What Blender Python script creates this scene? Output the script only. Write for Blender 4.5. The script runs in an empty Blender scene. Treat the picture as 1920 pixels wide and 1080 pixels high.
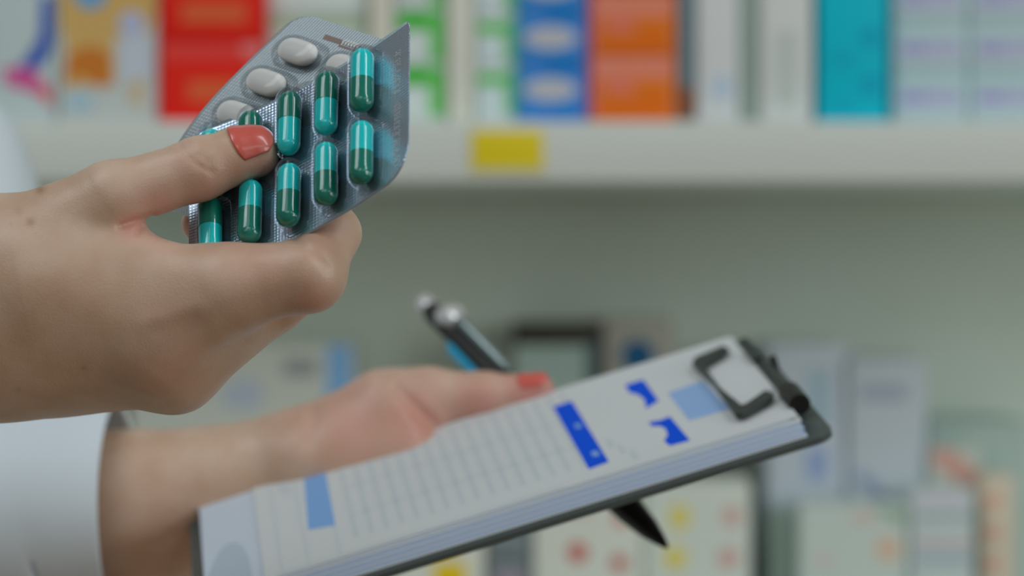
import bpy, bmesh, math, random
import numpy as np
from mathutils import Vector, Matrix

random.seed(7)
rng = np.random.default_rng(11)
C = bpy.context.scene.collection
SC = bpy.context.scene

# ------------------------------------------------------------------ camera, world, light, exposure
F = 85.0 / 36.0 * 1920.0                 # focal length in pixels of the 1920 frame
CZ = 1.25                                # camera height
cam = bpy.data.cameras.new('camera')
cam.lens = 85.0
cam.sensor_width = 36.0
cam.clip_start = 0.02
cam.dof.use_dof = True
cam.dof.focus_distance = 0.675
cam.dof.aperture_fstop = 6.8
co = bpy.data.objects.new('camera', cam)
co.location = (0, 0, CZ)
co.rotation_euler = (math.pi / 2, 0, 0)
C.objects.link(co)
SC.camera = co

world = bpy.data.worlds.new('world')
SC.world = world
world.use_nodes = True
bg = world.node_tree.nodes['Background']
bg.inputs[0].default_value = (1.0, 0.90, 0.74, 1)
bg.inputs[1].default_value = 0.17


def area(name, loc, size, power, target, col=(1, 1, 1)):
    l = bpy.data.lights.new(name, 'AREA')
    l.shape = 'RECTANGLE'
    l.size, l.size_y = size
    l.energy = power
    l.color = col
    o = bpy.data.objects.new(name, l)
    o.location = loc
    o.rotation_euler = (Vector(target) - Vector(loc)).to_track_quat('-Z', 'Y').to_euler()
    C.objects.link(o)
    return o


area('ceiling_lamp', (0.90, 0.12, 2.65), (0.25, 1.2), 7.2, (0.2, 0.6, 1.2), (0.94, 0.98, 1.0))
area('ceiling_lamp', (-0.60, -1.20, 2.65), (1.2, 0.60), 4.5, (-0.25, 0.5, 1.1), (0.92, 0.98, 1.0))
area('ceiling_lamp', (1.40, -1.30, 2.65), (1.2, 0.60), 3.5, (0.5, 1.0, 1.1), (0.92, 0.98, 1.0))
area('ceiling_lamp', (-1.1, 0.30, 2.65), (0.6, 1.20), 11.0, (-0.3, 0.65, 1.2), (0.92, 0.98, 1.0))
area('added_fill_light', (2.6, -1.1, 1.75), (1.4, 1.3), 31.0, (0.1, 1.5, 1.15), (0.93, 1.0, 0.98))  # added fill from the right front, brightens the back panel below the shelf

SC.view_settings.view_transform = 'Standard'
SC.view_settings.look = 'None'
SC.view_settings.gamma = 1.0
SC.view_settings.use_curve_mapping = False
SC.view_settings.exposure = -0.38
SC.cycles.use_denoising = True
SC.cycles.max_bounces = 10
SC.cycles.transparent_max_bounces = 24
SC.cycles.caustics_reflective = False
SC.cycles.caustics_refractive = False


# ------------------------------------------------------------------ helpers
def P(px, py, d):
    """The point seen at (px, py) of the 1920x1080 frame at distance d in front of the camera."""
    return Vector(((px - 960.0) / F * d, d, CZ - (py - 540.0) / F * d))


def lin(c):
    c = c / 255.0
    return c / 12.92 if c <= 0.04045 else ((c + 0.055) / 1.055) ** 2.4


def A(r, g, b, k=0.42):
    """Surface albedo whose lit look in the room is about this sRGB value."""
    return tuple(min(0.92, lin(v) / k) for v in (r, g, b))


MATS = {}


def mat(name, col, rough=0.5, metal=0.0, spec=0.5, coat=0.0, mottle=0.0, scale=40.0, bump=0.0):
    if name in MATS:
        return MATS[name]
    m = bpy.data.materials.new(name)
    m.use_nodes = True
    nt = m.node_tree
    b = nt.nodes['Principled BSDF']
    b.inputs['Base Color'].default_value = (*col, 1)
    b.inputs['Roughness'].default_value = rough
    b.inputs['Metallic'].default_value = metal
    b.inputs['Specular IOR Level'].default_value = spec
    b.inputs['Coat Weight'].default_value = coat
    if mottle or bump:
        tc = nt.nodes.new('ShaderNodeTexCoord')
        n = nt.nodes.new('ShaderNodeTexNoise')
        n.inputs['Scale'].default_value = scale
        n.inputs['Detail'].default_value = 4
        nt.links.new(tc.outputs['Object'], n.inputs['Vector'])
        if mottle:
            r = nt.nodes.new('ShaderNodeMapRange')
            r.inputs['To Min'].default_value = 1 - mottle
            r.inputs['To Max'].default_value = 1 + mottle
            nt.links.new(n.outputs['Fac'], r.inputs['Value'])
            mx = nt.nodes.new('ShaderNodeVectorMath')
            mx.operation = 'SCALE'
            mx.inputs[0].default_value = col
            nt.links.new(r.outputs['Result'], mx.inputs['Scale'])
            nt.links.new(mx.outputs['Vector'], b.inputs['Base Color'])
        if bump:
            bp = nt.nodes.new('ShaderNodeBump')
            bp.inputs['Strength'].default_value = bump
            bp.inputs['Distance'].default_value = 0.001
            nt.links.new(n.outputs['Fac'], bp.inputs['Height'])
            nt.links.new(bp.outputs['Normal'], b.inputs['Normal'])
    MATS[name] = m
    return m


def W(o):
    """World origin of an object of this scene (only translations are used)."""
    v = o.location.copy()
    p = o.parent
    while p is not None:
        v += p.location
        p = p.parent
    return v


def link(name, data, origin, parent=None):
    o = bpy.data.objects.new(name, data)
    C.objects.link(o)
    origin = Vector(origin)
    if parent is not None:
        o.parent = parent
        o.location = origin - W(parent)
    else:
        o.location = origin
    return o


def mesh_obj(name, verts, faces, mats, parent=None, origin=None, smooth=True, fm=None):
    """One mesh object from world-space verts."""
    V = np.asarray([tuple(v) for v in verts], dtype=float) if not isinstance(verts, np.ndarray) else verts
    if origin is None:
        origin = W(parent) if parent is not None else Vector(V.mean(axis=0))
    origin = Vector(origin)
    me = bpy.data.meshes.new(name)
    me.from_pydata((V - np.array(origin)).tolist(), [], [list(map(int, f)) for f in faces])
    for m in (mats if isinstance(mats, (list, tuple)) else [mats]):
        me.materials.append(m)
    if fm is not None:
        me.polygons.foreach_set('material_index', np.asarray(fm, dtype=np.int32))
    me.polygons.foreach_set('use_smooth', np.full(len(me.polygons), bool(smooth)))
    me.validate()
    me.update()
    return link(name, me, origin, parent)


def fix_normals(o):
    bm = bmesh.new()
    bm.from_mesh(o.data)
    bmesh.ops.recalc_face_normals(bm, faces=bm.faces)
    bm.to_mesh(o.data)
    bm.free()


def auto_smooth(o, ang=35):
    bm = bmesh.new()
    bm.from_mesh(o.data)
    for e in bm.edges:
        e.smooth = not (len(e.link_faces) == 2 and e.calc_face_angle(0) > math.radians(ang))
    bm.to_mesh(o.data)
    bm.free()


def tag(o, label, cat, group=None, kind=None):
    if label:
        o['label'] = label
    if cat:
        o['category'] = cat
    if group:
        o['group'] = group
    if kind:
        o['kind'] = kind
    return o


def empty(name, loc, label, cat, group=None):
    o = bpy.data.objects.new(name, None)
    o.empty_display_size = 0.02
    o.location = loc
    C.objects.link(o)
    return tag(o, label, cat, group)


class MB:
    """Collects simple solids into one mesh."""

    def __init__(s):
        s.v, s.f, s.m = [], [], []

    def add(s, verts, faces, m=0):
        n = len(s.v)
        s.v += [tuple(x) for x in verts]
        s.f += [[i + n for i in f] for f in faces]
        s.m += [m] * len(faces)

    def box(s, lo, hi, m=0, bev=0.0):
        bm = bmesh.new()
        bmesh.ops.create_cube(bm, size=1)
        for v in bm.verts:
            v.co = Vector([lo[i] + (v.co[i] + 0.5) * (hi[i] - lo[i]) for i in range(3)])
        if bev:
            bmesh.ops.bevel(bm, geom=list(bm.edges), offset=bev, segments=2, affect='EDGES', profile=0.6)
        bm.verts.index_update()
        s.add([v.co for v in bm.verts], [[v.index for v in f.verts] for f in bm.faces], m)
        bm.free()

    def rings(s, rings, m=0, cap=True, closed=True):
        n = len(rings[0])
        vs = [p for r in rings for p in r]
        fs = []
        for i in range(len(rings) - 1):
            for j in range(n if closed else n - 1):
                a, b = i * n + j, i * n + (j + 1) % n
                fs.append([a, b, b + n, a + n])
        if cap:
            fs.append(list(range(n))[::-1])
            fs.append([(len(rings) - 1) * n + j for j in range(n)])
        s.add(vs, fs, m)

    def tube(s, pts, radii, n=16, m=0, cap=True, sq=(1, 1)):
        s.rings(tube_rings(pts, radii, n, sq), m, cap)

    def extrude(s, poly, off, m=0):
        """A polygon of world points (ordered) thickened by the vector off."""
        n = len(poly)
        vs = [Vector(p) for p in poly] + [Vector(p) + off for p in poly]
        fs = [list(range(n)), [n + i for i in range(n)][::-1]]
        for i in range(n):
            j = (i + 1) % n
            fs.append([i, n + i, n + j, j])
        s.add(vs, fs, m)

    def build(s, name, mats, parent=None, origin=None, smooth=True, ang=35):
        o = mesh_obj(name, s.v, s.f, mats, parent, origin, smooth, s.m)
        fix_normals(o)
        if smooth:
            auto_smooth(o, ang)
        return o


def frame_of(t, up=Vector((0, 0, 1))):
    t = t.normalized()
    if abs(t.dot(up)) > 0.95:
        up = Vector((0, 1, 0))
    a = t.cross(up).normalized()
    return a, a.cross(t).normalized()


def frames_along(pts):
    """Frames carried along a path without twisting."""
    out = []
    a = None
    for i in range(len(pts)):
        t = (pts[min(i + 1, len(pts) - 1)] - pts[max(i - 1, 0)]).normalized()
        if a is None:
            a, b = frame_of(t)
        else:
            a = (a - t * a.dot(t)).normalized()
            b = a.cross(t).normalized()
        out.append((a, b))
    return out


def tube_rings(pts, radii, n=16, sq=(1, 1)):
    pts = [Vector(p) for p in pts]
    out = []
    for p, r, (a, b) in zip(pts, radii, frames_along(pts)):
        out.append([p + a * (math.cos(2 * math.pi * j / n) * r * sq[0]) + b * (math.sin(2 * math.pi * j / n) * r * sq[1]) for j in range(n)])
    return out


# ------------------------------------------------------------------ signed distance modelling of skin
def sd_cone(X, Y, Z, a, b, ra, rb):
    ax, ay, az = a
    bx, by, bz = b
    dx, dy, dz = bx - ax, by - ay, bz - az
    L2 = dx * dx + dy * dy + dz * dz + 1e-9
    t = np.clip(((X - ax) * dx + (Y - ay) * dy + (Z - az) * dz) / L2, 0, 1)
    return np.sqrt((X - ax - t * dx) ** 2 + (Y - ay - t * dy) ** 2 + (Z - az - t * dz) ** 2) - (ra + (rb - ra) * t)


def smin(a, b, k):
    h = np.maximum(k - np.abs(a - b), 0) / k
    return np.minimum(a, b) - h * h * k * 0.25


def groove(X, Y, Z, pts, w, depth, zmax):
    """A soft valley along a polyline given in x, y on the side towards the viewer of the hand."""
    best = np.full(X.shape, 1e9, dtype=X.dtype)
    for (x0, y0), (x1, y1) in zip(pts[:-1], pts[1:]):
        dx, dy = x1 - x0, y1 - y0
        t = np.clip(((X - x0) * dx + (Y - y0) * dy) / (dx * dx + dy * dy), 0, 1)
        best = np.minimum(best, (X - x0 - t * dx) ** 2 + (Y - y0 - t * dy) ** 2)
    return depth * np.exp(-best / (w * w)) * (Z < zmax)


def surface_nets(fun, lo, hi, h):
    lo, hi = np.array(lo, float), np.array(hi, float)
    n = np.ceil((hi - lo) / h).astype(int) + 1
    ax = [(lo[i] + h * np.arange(n[i])).astype(np.float32) for i in range(3)]
    X, Y, Z = np.meshgrid(*ax, indexing='ij')
    f = fun(X, Y, Z).astype(np.float32)
    del X, Y, Z
    S = f < 0
    cn = tuple(n - 1)
    cnt = np.zeros(cn, np.int8)
    for i in (0, 1):
        for j in (0, 1):
            for k in (0, 1):
                cnt += S[i:i + cn[0], j:j + cn[1], k:k + cn[2]]
    act = (cnt > 0) & (cnt < 8)
    ids = np.full(cn, -1, np.int64)
    ci = np.argwhere(act)
    ids[act] = np.arange(len(ci))
    acc = np.zeros((len(ci), 3))
    num = np.zeros(len(ci))
    corners = [(i, j, k) for i in (0, 1) for j in (0, 1) for k in (0, 1)]
    for c0 in corners:
        for axis in range(3):
            if c0[axis]:
                continue
            c1 = list(c0)
            c1[axis] = 1
            f0 = f[ci[:, 0] + c0[0], ci[:, 1] + c0[1], ci[:, 2] + c0[2]]
            f1 = f[ci[:, 0] + c1[0], ci[:, 1] + c1[1], ci[:, 2] + c1[2]]
            x = (f0 < 0) != (f1 < 0)
            t = np.where(x, f0 / np.where(x, f0 - f1, 1), 0)
            p = np.tile(np.array(c0, float), (len(ci), 1))
            p[:, axis] += t
            acc += p * x[:, None]
            num += x
    V = lo + h * (ci + acc / num[:, None])
    faces = []
    for axis in range(3):
        u, v = (axis + 1) % 3, (axis + 2) % 3
        sl0, sl1 = [slice(None)] * 3, [slice(None)] * 3
        sl0[axis], sl1[axis] = slice(0, -1), slice(1, None)
        d = S[tuple(sl0)] != S[tuple(sl1)]
        flip = S[tuple(sl0)]
        idx = np.argwhere(d)
        ok = (idx[:, u] > 0) & (idx[:, v] > 0) & (idx[:, u] < n[u] - 1) & (idx[:, v] < n[v] - 1)
        idx = idx[ok]
        fl = flip[idx[:, 0], idx[:, 1], idx[:, 2]]
        q = []
        for du, dv in ((-1, -1), (0, -1), (0, 0), (-1, 0)):
            c = idx.copy()
            c[:, u] += du
            c[:, v] += dv
            q.append(ids[c[:, 0], c[:, 1], c[:, 2]])
        q = np.stack(q, 1)
        q[~fl] = q[~fl][:, ::-1]
        faces.append(q)
    return V, np.concatenate(faces)


def H0(x, y, z):
    return np_unproject(x, y, z, 0.68)


def H1(x, y, z):
    return np_unproject(x, y, z, 0.86)


def np_unproject(x, y, z, d0):
    d = d0 + np.asarray(z, float) * d0 / F
    return np.stack([(np.asarray(x, float) - 960) / F * d, d + 0 * np.asarray(x, float), CZ - (np.asarray(y, float) - 540) / F * d], -1)


def hv(x, y, z):
    return Vector(H0(x, y, z).tolist())


# ------------------------------------------------------------------ large structure: wall, floor, shelving
m_wall = mat('painted_wall', A(150, 152, 146), 0.8, mottle=0.03, scale=6)
m_floor = mat('brown_wood_floor', (0.34, 0.20, 0.10), 0.4, mottle=0.08, scale=5)
m_shelf = mat('white_laminate', A(160, 166, 163, .46), 0.45, mottle=0.02, scale=10)
m_back = mat('grey_green_back_panel', (0.80, 0.90, 0.82), 0.6, mottle=0.06, scale=9)

mb = MB()
mb.box((-2.5, -2.0, -0.05), (2.5, 2.0, 0.0))
o = mb.build('floor', m_floor, origin=(0, 0, 0))
tag(o, None, None, kind='structure')
mb = MB()
mb.box((-2.5, 2.0, 0.0), (2.5, 2.1, 2.8))
o = mb.build('wall_back', m_wall, origin=(0, 2.0, 0))
tag(o, None, None, kind='structure')

SF = 1.40                                   # distance of the shelf's front edge
def zpx(y, d):
    return CZ - (y - 540.0) / F * d
shelf_top = zpx(226, SF)
shelf_bot = zpx(341, SF)
low_top = zpx(1225, 1.45)
root = empty('shelving_unit', (0, 1.62, 0), 'white pharmacy shelving unit with a grey-green back panel, behind the hands', 'shelf')
mb = MB(); mb.box((-0.8, 1.62, 0), (0.8, 1.635, 2.2)); mb.build('back_panel', m_back, root)
mb = MB(); mb.box((-0.8, SF, shelf_bot), (0.8, 1.62, shelf_top), bev=0.003); mb.build('shelf_board', m_shelf, root)
mb = MB(); mb.box((-0.8, 1.36, low_top - 0.035), (0.8, 1.62, low_top), bev=0.003); mb.build('shelf_board', m_shelf, root)
mb = MB(); mb.box((-0.8, SF, 1.74), (0.8, 1.62, 1.775), bev=0.003); mb.build('shelf_board', m_shelf, root)
for sx in (-1, 1):
    mb = MB(); mb.box((sx * 0.815 - 0.015, 1.36, 0), (sx * 0.815 + 0.015, 1.635, 2.2), bev=0.003); mb.build('side_panel', m_shelf, root)
mb = MB(); mb.box((-0.8, 1.40, 0), (0.8, 1.62, 0.08), bev=0.003); mb.build('plinth', m_shelf, root)

# ------------------------------------------------------------------ skin
def skin_material():
    m = bpy.data.materials.new('skin')
    m.use_nodes = True
    nt = m.node_tree
    N, L = nt.nodes, nt.links
    b = N['Principled BSDF']
    b.inputs['Roughness'].default_value = 0.42
    b.inputs['Specular IOR Level'].default_value = 0.55
    b.inputs['Subsurface Weight'].default_value = 0.12
    b.inputs['Subsurface Radius'].default_value = (1.0, 0.35, 0.2)
    b.inputs['Subsurface Scale'].default_value = 0.004
    tc = N.new('ShaderNodeTexCoord')
    big = N.new('ShaderNodeTexNoise'); big.inputs['Scale'].default_value = 70; big.inputs['Detail'].default_value = 5
    L.new(tc.outputs['Object'], big.inputs['Vector'])
    ramp = N.new('ShaderNodeValToRGB')
    ramp.color_ramp.elements[0].position = 0.30
    ramp.color_ramp.elements[0].color = (0.60, 0.40, 0.28, 1)
    ramp.color_ramp.elements[1].position = 0.72
    ramp.color_ramp.elements[1].color = (0.71, 0.525, 0.41, 1)
    L.new(big.outputs['Fac'], ramp.inputs['Fac'])
    at = N.new('ShaderNodeAttribute'); at.attribute_name = 'blush'
    mx = N.new('ShaderNodeMix'); mx.data_type = 'RGBA'
    L.new(at.outputs['Fac'], mx.inputs[0])
    L.new(ramp.outputs['Color'], mx.inputs[6])
    mx.inputs[7].default_value = (0.72, 0.32, 0.27, 1)
    am = N.new('ShaderNodeAttribute'); am.attribute_name = 'mole'
    m2 = N.new('ShaderNodeMix'); m2.data_type = 'RGBA'
    L.new(am.outputs['Fac'], m2.inputs[0])
    L.new(mx.outputs[2], m2.inputs[6])
    m2.inputs[7].default_value = (0.34, 0.17, 0.08, 1)
    L.new(m2.outputs[2], b.inputs['Base Color'])
    v = N.new('ShaderNodeTexVoronoi'); v.inputs['Scale'].default_value = 1500
    n2 = N.new('ShaderNodeTexNoise'); n2.inputs['Scale'].default_value = 420; n2.inputs['Detail'].default_value = 6
    L.new(tc.outputs['Object'], v.inputs['Vector']); L.new(tc.outputs['Object'], n2.inputs['Vector'])
    add = N.new('ShaderNodeMath'); add.operation = 'ADD'
    L.new(v.outputs['Distance'], add.inputs[0]); L.new(n2.outputs['Fac'], add.inputs[1])
    bp = N.new('ShaderNodeBump'); bp.inputs['Strength'].default_value = 0.13; bp.inputs['Distance'].default_value = 0.0004
    L.new(add.outputs[0], bp.inputs['Height'])
    L.new(bp.outputs['Normal'], b.inputs['Normal'])
    return m


m_skin = skin_material()
m_nail = mat('coral_nail_polish', A(158, 70, 62, 0.45), 0.30, spec=0.6, coat=0.5)


def right_hand(X, Y, Z):
    c = lambda a, b, ra, rb: sd_cone(X, Y, Z, a, b, ra, rb)
    # forearm and wrist
    f = c((-900, 640, 60), (-20, 580, 70), 235, 200)
    f = smin(f, c((-60, 590, 170), (120, 640, 180), 170, 120), 120)
    # metacarpals
    f = smin(f, c((-20, 560, 30), (285, 640, -40), 175, 98), 70)
    f = smin(f, c((-20, 590, 50), (326, 680, 25), 165, 91), 60)
    f = smin(f, c((-20, 600, 120), (322, 690, 145), 160, 80), 60)
    f = smin(f, c((-20, 600, 180), (290, 690, 225), 150, 68), 60)
    # thumb: metacarpal, first phalanx, tip
    th = c((20, 500, -10), (205, 372, -62), 128, 66)
    th = smin(th, c((205, 372, -62), (375, 316, -58), 63, 56), 30)
    th = smin(th, c((375, 316, -58), (470, 286, -40), 57, 46), 24)
    th = smin(th, c((440, 292, -46), (482, 288, -36), 50, 40), 20)
    f = smin(f, th, 46)
    # first web between thumb and index
    f = smin(f, c((60, 520, -40), (230, 492, -72), 120, 64), 40)
    f = smin(f, c((230, 492, -72), (345, 534, -98), 64, 73), 30)
    f = smin(f, c((110, 548, -45), (300, 588, -92), 118, 74), 60)
    # index finger
    ix = c((285, 640, -50), (420, 545, -112), 100, 80)
    ix = smin(ix, c((410, 542, -112), (580, 516, -150), 80, 67), 40)
    ix = smin(ix, c((580, 517, -150), (624, 438, -92), 66, 50), 22)
    ix = smin(ix, c((624, 438, -92), (585, 352, 20), 50, 40), 20)
    f = smin(f, ix, 34)
    # middle, ring and little fingers, folded up behind the packs
    mi = c((326, 680, 25), (530, 548, 15), 90, 58)
    mi = smin(mi, c((530, 548, 15), (585, 440, 60), 58, 46), 20)
    mi = smin(mi, c((585, 440, 60), (545, 350, 100), 46, 38), 18)
    mi = smin(mi, c((310, 660, -5), (440, 588, -45), 95, 60), 40)
    f = smin(f, mi, 26)
    ri = c((322, 690, 145), (515, 566, 135), 80, 55)
    ri = smin(ri, c((515, 566, 135), (560, 460, 150), 55, 44), 20)
    ri = smin(ri, c((560, 460, 150), (500, 370, 150), 44, 37), 18)
    f = smin(f, ri, 24)
    li = c((290, 690, 225), (440, 590, 215), 66, 47)
    li = smin(li, c((440, 590, 215), (455, 490, 210), 47, 38), 18)
    li = smin(li, c((455, 490, 210), (372, 420, 190), 38, 32), 16)
    f = smin(f, li, 22)
    # creases and tendons seen on the side towards the viewer
    zf = 20
    f = f + groove(X, Y, Z, [(338, 272), (352, 292), (372, 310), (396, 322)], 7, 2.6, zf)
    f = f + groove(X, Y, Z, [(352, 268), (368, 288), (392, 304)], 6, 1.8, zf)
    f = f + groove(X, Y, Z, [(226, 424), (252, 414), (285, 406)], 7, 5, zf)
    f = f + groove(X, Y, Z, [(256, 440), (266, 426)], 5, 3, zf)
    f = f + groove(X, Y, Z, [(556, 450), (585, 476), (612, 500)], 9, 4, zf)
    f = f + groove(X, Y, Z, [(295, 616), (335, 608), (365, 597)], 16, 1.2, zf)
    f = f - groove(X, Y, Z, [(270, 606), (320, 594), (370, 576)], 20, 2.5, zf)
    return f


def left_hand(X, Y, Z):
    c = lambda a, b, ra, rb: sd_cone(X, Y, Z, a, b, ra, rb)
    f = c((-200, 1015, 36), (225, 970, 40), 160, 157)
    f = smin(f, c((225, 972, 40), (545, 886, 30), 160, 104), 40)
    # thenar side of the palm and its heel
    f = smin(f, c((560, 872, 20), (735, 792, 20), 98, 98), 50)
    f = smin(f, c((590, 880, -20), (760, 860, -40), 88, 75), 50)
    # thumb along the board's far edge
    t = c((735, 782, 20), (800, 752, 12), 92, 60)
    t = smin(t, c((800, 752, 12), (905, 744, 2), 60, 45), 24)
    t = smin(t, c((905, 744, 2), (1010, 731, -2), 43, 30), 20)
    f = smin(f, t, 26)
    # four fingers under the board
    for a, b, d, r in (((760, 860, 25), (930, 838, 12), (1085, 800, 10), 42),
                       ((765, 885, -20), (950, 872, -35), (1070, 845, -40), 43),
                       ((760, 905, -60), (930, 905, -80), (1040, 890, -85), 40),
                       ((740, 920, -95), (880, 935, -120), (960, 930, -125), 35)):
        g = smin(c(a, b, r + 8, r), c(b, d, r, r - 10), 15)
        f = smin(f, g, 20)
    f = f + groove(X, Y, Z, [(745, 730), (775, 762), (812, 800)], 12, 10, 60)
    f = f + groove(X, Y, Z, [(588, 770), (580, 830)], 12, 6, 60)
    return f


Vr, Fr = surface_nets(right_hand, (-250, 210, -290), (700, 830, 330), 4.0)
Vl, Fl = surface_nets(left_hand, (60, 660, -200), (1130, 1270, 260), 6.0)


def gauss(V, pts):
    out = np.zeros(len(V))
    for x, y, r, s in pts:
        out = np.maximum(out, s * np.exp(-((V[:, 0] - x) ** 2 + (V[:, 1] - y) ** 2) / (r * r)))
    return out


blush_r = gauss(Vr, [(450, 345, 55, .55), (400, 372, 60, .55), (300, 400, 60, .6), (250, 420, 30, .8), (590, 560, 40, .45), (480, 480, 90, .22),
                     (320, 600, 60, .18), (600, 440, 50, .3), (330, 690, 60, .25), (498, 315, 34, .75), (345, 300, 40, .25)])
mole_r = gauss(Vr, [(75, 355, 9, .75), (57, 416, 9, .65), (35, 396, 9, .3), (20, 420, 5, .2), (158, 690, 5, .3), (35, 730, 4, .3)]) * (Vr[:, 2] < 60)
blush_l = gauss(Vl, [(1000, 735, 70, 1.0), (900, 760, 60, .8), (780, 790, 80, .75), (670, 790, 90, .6), (570, 800, 60, .3), (300, 1000, 120, .15)])
Pr, Pl = H0(*Vr.T), H1(*Vl.T)

body = bmesh.new()
bv = [body.verts.new(p) for p in Pr] + [body.verts.new(p) for p in Pl]
nr = len(Pr)
for q in Fr:
    body.faces.new([bv[i] for i in q])
for q in Fl:
    body.faces.new([bv[i + nr] for i in q])
body.verts.ensure_lookup_table()
body.edges.ensure_lookup_table()
bnd = [e for e in body.edges if e.is_boundary]


def loop_near(lo, hi):
    return [e for e in bnd if all(lo <= v.co.x <= hi for v in e.verts)]


xr, xl = H0(-250, 600, 0)[0], H1(60, 1000, 0)[0]
loop_r = [e for e in bnd if e.verts[0].co.y < 0.77 and e.verts[0].co.x < xr + 0.02]
loop_l = [e for e in bnd if e.verts[0].co.y > 0.78 and e.verts[0].co.x < xl + 0.03]


def centre(es):
    s = Vector()
    for e in es:
        s += e.verts[0].co
    return s / len(es)


cr, cl = centre(loop_r), centre(loop_l)
arm = [(Vector((-0.235, 0.690, CZ - 0.02)), .037), (Vector((-0.30, 0.695, CZ - 0.05)), .041), (Vector((-0.375, 0.70, CZ - 0.085)), .040),
       (Vector((-0.42, 0.72, CZ - 0.05)), .036), (Vector((-0.44, 0.76, CZ + 0.02)), .034), (Vector((-0.46, 0.82, CZ + 0.03)), .042), (Vector((-0.46, 0.90, CZ + 0.02)), .060),
       (Vector((-0.42, 0.98, CZ + 0.035)), .042), (Vector((-0.35, 1.02, CZ + 0.045)), .024), (P(-250, 300, 1.03), .019), (P(-105, 320, .999), .019),
       (P(-78, 520, .96), .020), (P(-72, 790, .912), .022), (P(-10, 962, .874), .025)]
rings = []
allp = [cr] + [p for p, r in arm] + [cl]
for i, (p, r) in enumerate(arm):
    a, b = frame_of(allp[i + 2] - allp[i])
    rings.append([body.verts.new(p + a * (math.cos(2 * math.pi * j / 40) * r) + b * (math.sin(2 * math.pi * j / 40) * r)) for j in range(40)])


def ring_edges(r):
    out = []
    for j in range(len(r)):
        e = body.edges.get((r[j], r[(j + 1) % len(r)])) or body.edges.new((r[j], r[(j + 1) % len(r)]))
        out.append(e)
    return out


RE = [ring_edges(r) for r in rings]
for i in range(len(rings) - 1):
    try:
        bmesh.ops.bridge_loops(body, edges=RE[i] + RE[i + 1])
    except Exception as ex:
        print('bridge', i, ex)
for lp, re in ((loop_r, RE[0]), (loop_l, RE[-1])):
    try:
        bmesh.ops.bridge_loops(body, edges=lp + re)
    except Exception as ex:
        print('bridge end', ex)
bmesh.ops.recalc_face_normals(body, faces=body.faces)
print('body boundary edges left', sum(e.is_boundary for e in body.edges))

person = empty('person', (-0.45, 0.90, 0.0),
               'person in a white coat holding up pill packs and a clipboard', 'person')
me = bpy.data.meshes.new('body')
for v in body.verts:
    v.co -= Vector((-0.45, 0.90, 0.0))
    
body.to_mesh(me)
nall = len(body.verts)
body.free()
me.materials.append(m_skin)
me.polygons.foreach_set('use_smooth', np.ones(len(me.polygons), bool))
for nm, vals in (('blush', np.concatenate([blush_r, blush_l])), ('mole', np.concatenate([mole_r, 0 * blush_l]))):
    a = me.attributes.new(nm, 'FLOAT', 'POINT')
    full = np.zeros(nall)
    full[:len(vals)] = vals
    a.data.foreach_set('value', full)
body_o = link('body', me, (-0.45, 0.90, 0.0), person)


def nail(fun, unproj, p0, p1, up, half_deg, ext, parent, name='thumbnail', lift=2.0, dome=3.0):
    """A nail plate grown on the skin surface: p0 cuticle, p1 free edge (points on the finger's axis), up = side it faces."""
    p0, p1, up = np.array(p0, float), np.array(p1, float), np.array(up, float)
    ax = (p1 - p0) / np.linalg.norm(p1 - p0)
    up = up - ax * up.dot(ax)
    up /= np.linalg.norm(up)
    sd = np.cross(ax, up)
    ns, nt_ = 18, 22
    V = []
    for i in range(ns + 1):
        s = i / ns
        for j in range(nt_ + 1):
            t = -1 + 2 * j / nt_
            # rounded outline: cuticle and free edge curve
            s0, s1 = 0.20 * t * t * abs(t) ** 0.5, 1.0 - 0.22 * abs(t) ** 2.6
            ss = s0 + (s1 - s0) * s
            ang = math.radians(half_deg) * t * (1 - 0.12 * s)
            base = p0 + (p1 - p0) * ss
            dirn = up * math.cos(ang) + sd * math.sin(ang)
            lo_, hi_ = 0.0, 140.0
            for _ in range(26):
                mid = (lo_ + hi_) / 2
                q = base + dirn * mid
                if fun(*[np.array([c_], np.float32) for c_ in q])[0] < 0:
                    lo_ = mid
                else:
                    hi_ = mid
            edge = min(1.0, (1 - abs(t)) * 4, s * 6 + .15)
            V.append(base + dirn * (lo_ + lift * (0.25 + 0.75 * edge) + ext * s * s))
    V = np.array(V)
    fs = [[i * (nt_ + 1) + j, i * (nt_ + 1) + j + 1, (i + 1) * (nt_ + 1) + j + 1, (i + 1) * (nt_ + 1) + j] for i in range(ns) for j in range(nt_)]
    o = mesh_obj(name, unproj(*V.T), fs, m_nail, parent, W(parent))
    sm = o.modifiers.new('thick', 'SOLIDIFY')
    sm.thickness = 0.0006
    sm.offset = 0
    return o


n1 = nail(right_hand, H0, (432, 296, -50), (512, 278, -34), (-0.1, -0.72, -0.70), 58, 3.0, body_o)
n1['label'] = 'coral pink polished thumbnail pressing the capsule pack'
n2 = nail(left_hand, H1, (975, 738, 0), (1032, 729, -3), (0.0, -0.72, -0.68), 33, 3.0, body_o)
n2['label'] = 'coral pink polished thumbnail above the clipboard'

# ------------------------------------------------------------------ white coat (torso with two sleeves)
m_coat = mat('white_coat_cotton', A(152, 161, 168, 0.43), 0.85, mottle=0.05, scale=25, bump=0.15)
m_seam = mat('coat_stitching', A(118, 122, 138), 0.85)


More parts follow.
